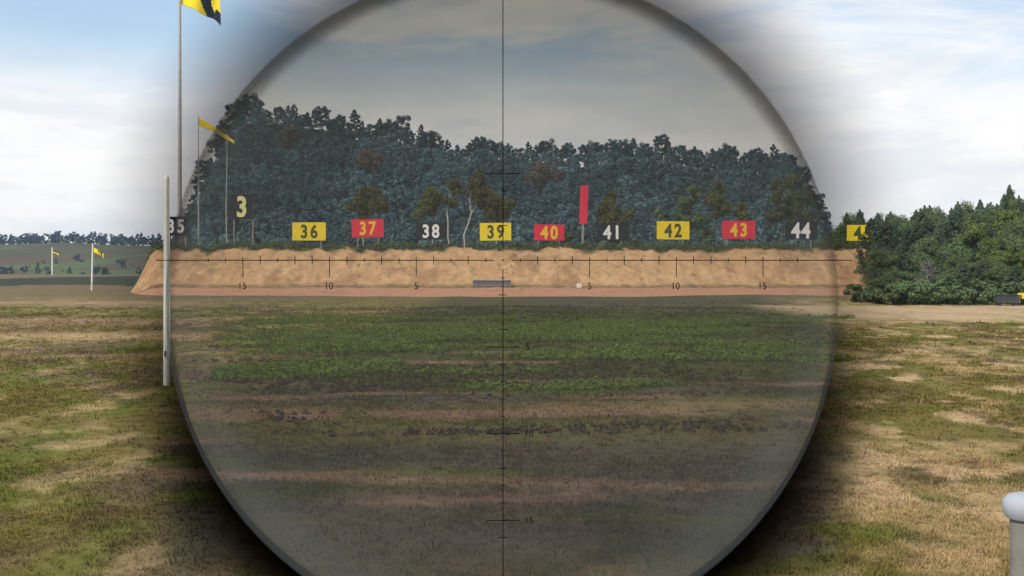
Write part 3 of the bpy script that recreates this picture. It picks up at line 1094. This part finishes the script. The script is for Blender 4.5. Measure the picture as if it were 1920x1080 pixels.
number_board('41', 1119, 1180, 420, 451, (1129, 1165), M['navy'], M['digit_white'], 'black number board 41 with white figures, right of the red marker', num_c=1148)
number_board('42', 1231, 1293, 415, 449, (1241, 1281), M['yellow'], M['digit_green'], 'yellow number board 42 in front of a dark ragged tree')
number_board('43', 1354, 1416, 414, 448, (1363, 1402), M['red'], M['digit_yellow'], 'red number board 43 beside a slim upright tree, nearest red one to the right rim')
number_board('44', 1472, 1532, 415, 449, (1485, 1520), M['navy'], M['digit_white'], 'black number board 44 with white figures, right end of the row', num_c=1501, num_h=30)
number_board('45', 1588, 1646, 422, 452, (1595, 1640), M['yellow'], M['digit_green'], 'yellow number board half hidden by the wood on the right')

# red vertical marker
p = at(1092, 0, 129.0)
z0 = crest_z(p.x, 129.0)
e = empty('marker_post', (p.x, 129.0, z0))
k = 129.0 / F
zt, zb = at(0, 348, 129).z - z0, at(0, 420, 129).z - z0
MB().box(-0.5 * k * 15, 0.5 * k * 15, -0.03, 0.03, zb, zt, 0.012).build('panel', M['red'], e)
MB().box(-0.13, 0.13, 0.034, 0.16, -0.4, zt - 0.6, 0.012).build('post', M['post'], e)
e.rotation_euler = (0, 0.035, 0)
tag(e, 'tall narrow red marker plank on a grey post', 'marker')

# grey slatted target box at the foot of the bank, small white block
d = 118.1
p0, p1 = at(887, 541, d), at(958, 525, d)
zb = float(berm_z(np.array([p0.x]), np.array([d]))[0]) - 0.1
e = empty('slatted_frame', ((p0.x + p1.x) / 2, d, zb))
w = (p1.x - p0.x) / 2
ht = p1.z - zb
MB().box(-w, w, 0.10, 0.16, 0.0, ht - 0.05).build('back_board', M['slat'], e)
MB().box(-w - 0.04, w + 0.04, -0.06, 0.2, ht - 0.14, ht, 0.01).build('top_rail', M['slat'], e)
for i in range(3):
    z = 0.06 + i * (ht - 0.2) / 3
    MB().box(-w, w, 0.03, 0.09, z, z + (ht - 0.2) / 3 - 0.07, 0.008).build('slat', M['slat_pink' if i == 1 else 'slat'], e)
for i in range(9):
    x = -w + 0.06 + i * (2 * w - 0.12) / 8
    MB().box(x - 0.05, x + 0.05, -0.03, 0.025, -0.2, ht - 0.145, 0.008).build('upright', M['slat'], e)
tag(e, 'low grey slatted wooden frame at the foot of the sand bank', 'frame')
p = at(1086, 541, 117.5)
zb = float(berm_z(np.array([p.x]), np.array([117.5]))[0])
e = empty('white_block', (p.x, 117.5, zb - 0.03), 0.2)
MB().box(-0.24, 0.24, -0.2, 0.2, 0, 0.42, 0.03).build('body', M['block'], e)
MB().box(-0.20, 0.20, -0.16, 0.16, 0.421, 0.47, 0.02).build('lid', M['block'], e)
tag(e, 'small white block lying at the foot of the sand bank', 'block')


# ------------------------------------------------------------------ flags and poles
def pole(name, x, y, z0, z1, r0, r1, mat, label, group=None, lean=0.0):
    e = empty(name, (x, y, z0))
    h = z1 - z0
    n = 7
    MB().tube([(lean * h * i / (n - 1), 0, -0.4 * (i == 0) + h * i / (n - 1)) for i in range(n)], [r0 + (r1 - r0) * i / (n - 1) for i in range(n)], 14).build('mast', mat, e, True)
    MB().tube([(lean * h, 0, h + 0.001), (lean * h, 0, h + r1 * 1.2), (lean * h, 0, h + r1 * 2.2)], [r1 * 1.06, r1 * 1.06, r1 * 0.4], 12).build('cap', mat, e, True)
    xo = r0 * 1.25
    MB().tube([(xo, -r0 * 0.4, min(1.1, h * 0.15)), (lean * h * 0.5 + xo * 0.9, -r0 * 0.4, h * 0.5), (lean * h + r1 * 1.2, -r1 * 0.4, h * 0.985)], [0.010] * 3, 6).build('halyard', M['block'], e)
    MB().box(-0.02, 0.02, -r0 - 0.05, -r0 * 0.9, min(1.0, h * 0.14), min(1.0, h * 0.14) + 0.16, 0.008).build('cleat', M['galv'], e)
    tag(e, label, 'flagpole', group)
    return e


def flag(name, origin, ex, ez, L, W, label, panels, droop, wave=0.12, nu=26, nv=10, seed=0, roll=0.0):
    """cloth hung from its left edge; panels(u, v) names the colour of each piece"""
    e = empty(name, origin)

    def pt(u, v):
        s = math.sin(u * 8.0 + v * 1.6 + seed) * wave * W * (0.25 + u)
        s2 = math.sin(u * 13 + v * 3 + seed * 2) * wave * 0.35 * W * u
        x = ex[0] * L * u + roll * W * v * u
        z = ex[1] * L * u - W * v * (1 - droop * 0.35 * u) - droop * L * u * u * 0.4 + s2
        return (x, s, z)
    for pname, mat, inside in panels:
        vs, fs = [], []
        idx = {}

        def vid(i, j):
            if (i, j) not in idx:
                idx[(i, j)] = len(vs)
                vs.append(pt(i / nu, j / nv))
            return idx[(i, j)]
        for i in range(nu):
            for j in range(nv):
                if inside((i + 0.5) / nu, (j + 0.5) / nv):
                    fs.append((vid(i, j), vid(i, j + 1), vid(i + 1, j + 1), vid(i + 1, j)))
        mb_ = MB().add(vs, fs)
        o = mb_.build(pname, mat, e, False)
        o.data.polygons.foreach_set('use_smooth', np.ones(len(o.data.polygons), dtype=bool))
        md = o.modifiers.new('cloth', 'SOLIDIFY')
        md.thickness = 0.012
    tag(e, label, 'flag')
    return e


# tall grey pole on the bank, its flag cut by the upper edge of the frame
d = 130.6
p = at(337, 0, d)
zt = at(0, -58, d).z
zb = crest_z(p.x, d)
pole('flagpole', p.x, d, zb, zt, 0.27, 0.16, M['grey_pole'], 'tall grey tapering flagpole with a yellow and navy flag, left of the scope')
flag('flag', (p.x + 0.18, d, at(0, -52, d).z), (1.0, -0.52), None, 4.6, 3.9, 'large yellow and navy flag at the top of the tall grey pole',
     [('yellow_panel', M['flag_yellow'], lambda u, v: not (0.50 + 0.28 * abs(v - 0.55) < u < 0.74 + 0.20 * abs(v - 0.45)) and not (v > 0.60 and u > 0.86 - 0.3 * (v - 0.6))),
      ('navy_panel', M['flag_navy'], lambda u, v: (0.50 + 0.28 * abs(v - 0.55) < u < 0.74 + 0.20 * abs(v - 0.45)) or (v > 0.60 and u > 0.86 - 0.3 * (v - 0.6)))],
     0.30, 0.13, 44, 30, 0.6, 0.10)

# white pole nearer the camera and its narrow pennant
d = dist(715)
p = at(312, 715, d)
zb = float(ground_z(np.array([p.x]), np.array([d]))[0])
pole('flagpole', p.x, d, zb, at(0, 338, d).z, 0.082, 0.066, M['white_post'], 'white painted pole standing on the turf at the left edge of the scope', lean=0.001)
d = 131.5
p = at(372, 0, d)
zb = crest_z(p.x, d)
pole('flagpole', p.x, d, zb, at(0, 219, d).z, 0.075, 0.055, M['grey_pole'], 'thin grey pole carrying a narrow yellow pennant at the scope edge')
flag('pennant', (p.x + 0.08, d, at(0, 222, d).z), (1.0, -0.44), None, 4.35, 0.85, 'narrow yellow pennant drooping from a thin pole at the scope edge',
     [('yellow_panel', M['flag_yellow'], lambda u, v: abs(v - 0.5) < 0.5 - 0.22 * u)], 0.42, 0.16, 30, 8, 0.3)

# two small poles on the far left
d = dist(545)
p = at(172, 545, d)
zb = float(ground_z(np.array([p.x]), np.array([d]))[0])
pole('flagpole', p.x, d, zb, at(0, 459, d).z, 0.11, 0.08, M['white_post'], 'white flagpole on the brown field at left, nearer of two small ones', lean=0.02)
p2 = at(174.5, 464, d)
flag('flag', (p2.x + 0.05, d, p2.z), (1.0, -0.45), None, 1.25, 0.62, 'small yellow and black flag on the nearer white pole at left',
     [('yellow_panel', M['flag_yellow'], lambda u, v: v > 0.9 * u - 0.35 + 0.0 and u < 0.72 or u > 0.86), ('navy_panel', M['flag_navy'], lambda u, v: not (v > 0.9 * u - 0.35 and u < 0.72 or u > 0.86))],
     0.5, 0.12, 16, 8, 1.0)
d = 395.0
p = at(98, 515, d)
zb = float(ground_z(np.array([p.x]), np.array([d]))[0])
pole('flagpole', p.x, d, zb - 0.1, at(0, 466, d).z, 0.26, 0.20, M['white_post'], 'white flagpole furthest away on the left, below the heath hillside')
p2 = at(98.5, 468.5, d)
flag('flag', (p2.x + 0.15, d, p2.z), (1.0, -0.35), None, 2.3, 1.1, 'small yellow and black flag on the furthest white pole at left',
     [('yellow_panel', M['flag_yellow'], lambda u, v: v > 0.45), ('navy_panel', M['flag_navy'], lambda u, v: v <= 0.45)], 0.3, 0.12, 16, 8, 2.0)

# ------------------------------------------------------------------ things on the right
d = 84.0
p = at(1888, 570, d)
e = empty('barrier_block', (p.x, d, 0.0), -0.25)
hw, ht = 0.80, at(0, 552, d).z
MB().box(-hw, hw, -0.35, 0.35, 0.1, ht - 0.09, 0.03).build('body', M['concrete'], e)
MB().box(-hw - 0.05, hw + 0.05, -0.40, 0.40, ht - 0.088, ht, 0.02).build('lid', M['concrete'], e)
for sx in (-1, 1):
    MB().box(sx * hw * 0.7 - 0.12, sx * hw * 0.7 + 0.12, -0.3, 0.3, -0.05, 0.099, 0.01).build('foot', M['concrete'], e)
tag(e, 'dark grey concrete block at the foot of the wood on the right', 'block')
d = 84.6
p = at(1922, 560, d)
e = empty('distance_sign', (p.x, d, 0.0))
zt, zb = at(0, 549.5, d).z, at(0, 560, d).z
pn = MB().box(-0.58, 0.58, -0.02, 0.02, zb, zt, 0.008).build('panel', M['yellow'], e)
for sx in (-0.4, 0.4):
    MB().box(sx - 0.035, sx + 0.035, 0.022, 0.08, -0.2, zt - 0.08).build('post', M['post'], e)
for i, ch in enumerate('600'):
    t = link(bpy.data.objects.new('numeral', text_mesh(ch, 0.32, M['navy'], 0.01, 0.02, 0.9)), pn)
    t.location = ((i - 1) * 0.32, -0.022, (zt + zb) / 2)
tag(e, 'small yellow distance sign 600 at the right edge', 'sign')

# white-capped post close by, cut by the right edge
d = 4.2
p = at(1922, 0, d)
zt = at(0, 924, d).z
zb = float(ground_z(np.array([p.x]), np.array([d]))[0])
e = empty('capped_post', (p.x, d, zb))
h = zt - zb
MB().tube([(0, 0, -0.2), (0, 0, h - 0.10)], [0.056, 0.056], 24).build('post', M['galv'], e, True)
MB().tube([(0, 0, h - 0.105), (0, 0, h - 0.098), (0, 0, h - 0.075), (0, 0, h - 0.05), (0, 0, h - 0.028), (0, 0, h - 0.012), (0, 0, h - 0.003), (0, 0, h)],
          [0.050, 0.070, 0.082, 0.084, 0.078, 0.062, 0.036, 0.006], 32).build('cap', M['white_cap'], e, True)
tag(e, 'grey post with a rounded white cap at the lower right edge', 'post')

# ------------------------------------------------------------------ grass, heather, bracken
r = np.random.default_rng(99)
N = 150000
dd = np.exp(r.uniform(math.log(5.0), math.log(80), N))
uu = np.where(r.uniform(0, 1, N) < 0.74, r.uniform(-0.60, 0.60, N), r.uniform(-1.3, 1.3, N))
tx, ty = uu * dd, dd.copy()
tz = ground_z(tx, ty)
tcol = ground_col(tx, ty) * r.uniform(0.75, 1.35, (N, 1))
lum = tcol.mean(1)
cov = fbm(tx / 2.2, ty / 3.2, 241, 3)
ok = (r.uniform(0, 1, N) < 0.25 + 1.1 * sst(cov, 0.35, 0.65)) & ~((dd > 57) & (dd < 86) & (tx > 17))
tx, ty, tz, tcol, dd = tx[ok], ty[ok], tz[ok], tcol[ok], dd[ok]
N = len(tx)
K = 6
a = r.uniform(0, 2 * math.pi, (N, K))
hgt = r.uniform(0.018, 0.055, (N, K)) * (0.8 + 0.012 * dd[:, None]) * (1 + 1.6 * (r.uniform(0, 1, (N, 1)) > 0.95))
wid = 0.0042 + 0.00050 * dd[:, None] * r.uniform(0.6, 1.4, (N, K))
spr = r.uniform(0.0, 0.075, (N, K)) * (1 + dd[:, None] / 30)
lean_ = r.uniform(0.2, 0.9, (N, K)) * hgt
bxx = tx[:, None] + np.cos(a) * spr
byy = ty[:, None] + np.sin(a) * spr
a2 = a + r.normal(0, 0.5, (N, K))
px_, py_ = -np.sin(a2) * wid, np.cos(a2) * wid
z0 = tz[:, None] - 0.006 + 0 * a
V = np.stack([np.stack([bxx - px_, byy - py_, z0], -1), np.stack([bxx + px_, byy + py_, z0], -1),
              np.stack([bxx + np.cos(a2) * lean_, byy + np.sin(a2) * lean_, z0 + hgt], -1)], 2).reshape(-1, 3)
Fc = np.arange(len(V)).reshape(-1, 3)
colr = np.repeat(tcol, K * 3, axis=0)
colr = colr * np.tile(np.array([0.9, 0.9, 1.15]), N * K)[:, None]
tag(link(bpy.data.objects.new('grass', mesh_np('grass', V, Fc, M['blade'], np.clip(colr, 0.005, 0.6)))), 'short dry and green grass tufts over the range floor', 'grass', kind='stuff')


def patch(name, n, dlo, dhi, ulo, uhi, thr, hmin, hmax, leaf, per, mat, seed, label, cat, sx=7.0, sy=3.0):
    r = np.random.default_rng(seed)
    d = np.exp(r.uniform(math.log(dlo), math.log(dhi), n))
    u = r.uniform(ulo, uhi, n)
    x = u * d
    m = fbm(x / sx, d / sy, seed + 1, 4)
    edge = sst(u, ulo, ulo + 0.1) * (1 - sst(u, uhi - 0.1, uhi)) * sst(d, dlo, dlo * 1.25) * (1 - sst(d, dhi * 0.8, dhi))
    keep = m * (0.75 + 0.25 * edge) > thr
    x, d = x[keep], d[keep]
    h = r.uniform(hmin, hmax, len(x))
    z = ground_z(x, d)
    v, f = clumps(np.stack([x, d, z + h * 0.35], -1), h, per, leaf, seed + 2, 0.6)
    tag(link(bpy.data.objects.new(name, mesh_np(name, v, f, mat))), label, cat, kind='stuff')


patch('bracken', 22000, 26, 70, -0.28, 0.32, 0.465, 0.06, 0.26, 0.042, 13, M['bracken'], 301, 'green bracken and low plants in the middle of the range', 'bracken')
patch('heather', 9000, 14, 104, -0.30, 0.29, 0.52, 0.04, 0.13, 0.036, 11, M['heather'], 311, 'dark brown heather in bands across the middle of the range', 'heather', 9.0, 2.0)

# ------------------------------------------------------------------ the air over the range
hz = bpy.data.materials.new('thin_haze')
hz.use_nodes = True
hz.node_tree.nodes.clear()
pv = nd(hz.node_tree, 'ShaderNodeVolumePrincipled')
pv.inputs['Color'].default_value = (0.72, 0.86, 1.0, 1)
pv.inputs['Density'].default_value = 0.00018
pv.inputs['Anisotropy'].default_value = 0.2
ho = nd(hz.node_tree, 'ShaderNodeOutputMaterial')
hz.node_tree.links.new(pv.outputs[0], ho.inputs['Volume'])
o = MB().box(-3050, 3050, -3050, 3050, -2.0, 52.0).build('haze', hz)
tag(o, 'thin bluish summer haze over the whole range', 'haze', kind='stuff')

# ------------------------------------------------------------------ the telescopic sight on its stand
SD = 0.16                                   # distance of the eyepiece from the eye
k = SD / F
SC = at(941, 572, SD)                       # centre of the eyepiece
RR = 632 * k
sight = empty('telescopic_sight', (SC.x, SD, float(ground_z(np.array([SC.x]), np.array([SD]))[0])))
zc = SC.z - sight.location.z
T1 = 0.0006                                  # thickness that gives an optical depth of 1


def polar_body(name, rs, thick, mat, y0):
    """a dimming or veiling solid turned about the axis, flat towards the eye, its far face following thick(r, angle)"""
    na_ = 144
    th = np.linspace(0, 2 * math.pi, na_, endpoint=False)
    TH, RS = np.meshgrid(th, rs)
    kk = (SD + y0) / SD
    X, Z = np.cos(TH) * RS * RR * kk, np.sin(TH) * RS * RR * kk
    T = np.maximum(thick(RS, np.sin(TH)), 0.003) * T1
    front = np.stack([X, np.full_like(X, y0), Z + zc], -1).reshape(-1, 3)
    back = np.stack([X, y0 + T, Z + zc], -1).reshape(-1, 3)
    n_ = len(rs)
    v = np.concatenate([front, back])
    o_ = n_ * na_
    q0 = np.arange(n_ - 1)[:, None] * na_ + np.arange(na_)[None, :]
    q1 = np.arange(n_ - 1)[:, None] * na_ + (np.arange(na_)[None, :] + 1) % na_
    ff = np.stack([q0, q1, q1 + na_, q0 + na_], -1).reshape(-1, 4)
    fb = ff[:, ::-1] + o_
    i = np.arange(na_)
    j = (i + 1) % na_
    e1 = np.stack([i + (n_ - 1) * na_, j + (n_ - 1) * na_, j + (n_ - 1) * na_ + o_, i + (n_ - 1) * na_ + o_], -1)
    parts = [ff, fb, e1]
    if rs[0] > 0.05:
        parts.append(np.stack([j, i, i + o_, j + o_], -1))
    me = mesh_np(name, v, np.concatenate(parts)[:, ::-1], mat)
    return link(bpy.data.objects.new(name, me), sight)


def lens_t(r_, s):
    return 0.48 + 0.20 * r_ ** 3 + 1.30 * np.clip(s, 0, 1) * r_ ** 1.3 + 0.55 * np.clip(-s, 0, 1) * r_ ** 2 + 0.25 * np.clip(0.1 - s, 0, 1) * sst(r_, 0.85, 1.0)


def cup_t(r_, s):
    od = 0.55 + 1.45 * np.clip(s, 0, 1) + 7.0 * np.clip(-s, 0, 1) ** 1.2
    up = sst(r_, 0.985 - 0.055 * np.clip(s + 0.35, 0, 1), 1.0)
    dn = np.clip((1.30 - r_) / 0.30, 0, 1) ** (1.8 + 1.2 * np.clip(-s * 2, 0, 1))
    return od * np.minimum(up, dn)


M['lens'] = volmat('tinted_lens_vignette', (0.15, 0.12, 0.04), 0.80 / T1, (0.96, 0.97, 1.0), 0.085 / T1)  # tinted glass; vignette put into its thickness, glare veil into its scatter
M['cup'] = volmat('eyecup_vignette_black', (0.02, 0.0, 0.0), 1.0 / T1)  # soft dark ring of the blurred scope rim shaped as an absorbing volume
polar_body('lens', np.concatenate([[0.0005], np.linspace(0.04, 1.0, 40)]), lens_t, M['lens'], 0.0014)
M['glare'] = volmat('rim_glare_veil', (1.0, 1.0, 1.0), 0.01 / T1, (0.80, 0.92, 1.0), 1.0 / T1)  # added scattering body imitating bluish reflected crescents along the lower rim
polar_body('rim_glare', np.linspace(0.06, 1.0, 50), lambda r_, s: (0.01 + 0.045 * np.clip(0.25 - s, 0, 1)) * sst(r_, 0.80, 0.95) * (1 - 0.85 * sst(r_, 0.955, 1.0)) + 0.040 * np.clip(-s - 0.25, 0, 1) * r_ ** 3, M['glare'], 0.0)
polar_body('eyecup_vignette', np.linspace(0.93, 1.30, 60), cup_t, M['cup'], 0.0035)

# reticle on the eye side of the lens, measured in ticks of 32.5 picture units
RC = at(943, 488, SD)
rx, rz = RC.x - SC.x, RC.z - sight.location.z
U = 32.5 * k
LW = 0.85 * k


def hair(name, x0, x1, z0, z1, par=None):
    return MB().box(rx + x0, rx + x1, -0.00006, 0.0, rz + z0, rz + z1).build(name, M['etch'], par or sight)


hl = hair('horizontal_hair', -650 * k, -16.5 * k, -LW, LW)
hr = hair('horizontal_hair', 16.5 * k, 655 * k, -LW, LW)
vu = hair('vertical_hair', -LW, LW, 16.5 * k, 530 * k)
vd = hair('vertical_hair', -LW, LW, -690 * k, -16.5 * k)
MB().tube([(rx, -0.00006, rz), (rx, 0, rz)], [1.7 * k, 1.7 * k], 12).build('aiming_dot', M['etch'], sight)
for s in (-1, 1):
    for i in range(1, 18):
        x = s * i * U
        if i % 5 == 0:
            up, dn = 6 * k, 32 * k
        else:
            up = dn = (8 if i % 2 == 0 else 4) * k if i < 5 or i > 5 else 0
            if i > 5:
                up = dn = (8 if i in (7, 9, 11, 14, 12, 16) and i % 2 else 4) * k
                if i in (7, 9, 12, 14):
                    up = dn = 8 * k
        for z0, z1 in ((LW * 1.02, up), (-dn, -LW * 1.02)):
            hair('tick_mark', x - LW * 0.8, x + LW * 0.8, z0, z1, hl if s < 0 else hr)
        if i % 5 == 0:
            t = link(bpy.data.objects.new('numeral', text_mesh(str(i), 12.5 * k, M['etch'], 0.00005, 0.0, 0.95)), hl if s < 0 else hr)
            t.location = (rx + x, 0.0, rz - 48 * k)
for s in (-1, 1):
    for i in range(1, 17):
        z = s * i * U
        if s > 0 and i > 5:
            continue
        wdt = 32 * k if i % 5 == 0 else (4 if i % 2 else 8) * k
        for x0, x1 in ((-wdt, -LW * 1.02), (LW * 1.02, wdt)):
            hair('tick_mark', x0, x1, z - LW * 0.8, z + LW * 0.8, vu if s > 0 else vd)
        if i % 5 == 0 and s < 0:
            t = link(bpy.data.objects.new('numeral', text_mesh(str(i), 12.5 * k, M['etch'], 0.00005, 0.0, 0.95)), vd)
            t.location = (rx + (46 if i < 10 else 50) * k, 0.0, rz + z)
# cradle under the eyepiece and the stand that carries it (below the frame)
arc = [(math.cos(w) * RR * 1.015, 0.008, zc + math.sin(w) * RR * 1.015) for w in np.linspace(math.radians(258), math.radians(282), 9)]
MB().tube(arc, [0.0035] * 9, 10).build('cradle', M['anodised'], sight, True)
MB().tube([(0, 0.008, zc - RR * 1.05), (0, 0.008, zc - RR - 0.10), (0, 0.02, 0.60)], [0.006, 0.011, 0.013], 14).build('stand_column', M['anodised'], sight, True)
for i in range(3):
    w = math.radians(90 + 120 * i)
    ex_, ey_ = math.cos(w) * 0.38, 0.02 + math.sin(w) * 0.38
    MB().tube([(0, 0.02, 0.64), (ex_, ey_, -0.03)], [0.013, 0.010], 10).build('stand_leg', M['anodised'], sight, True)
tag(sight, 'large round telescopic sight with black crosshair seen from behind', 'telescopic sight')
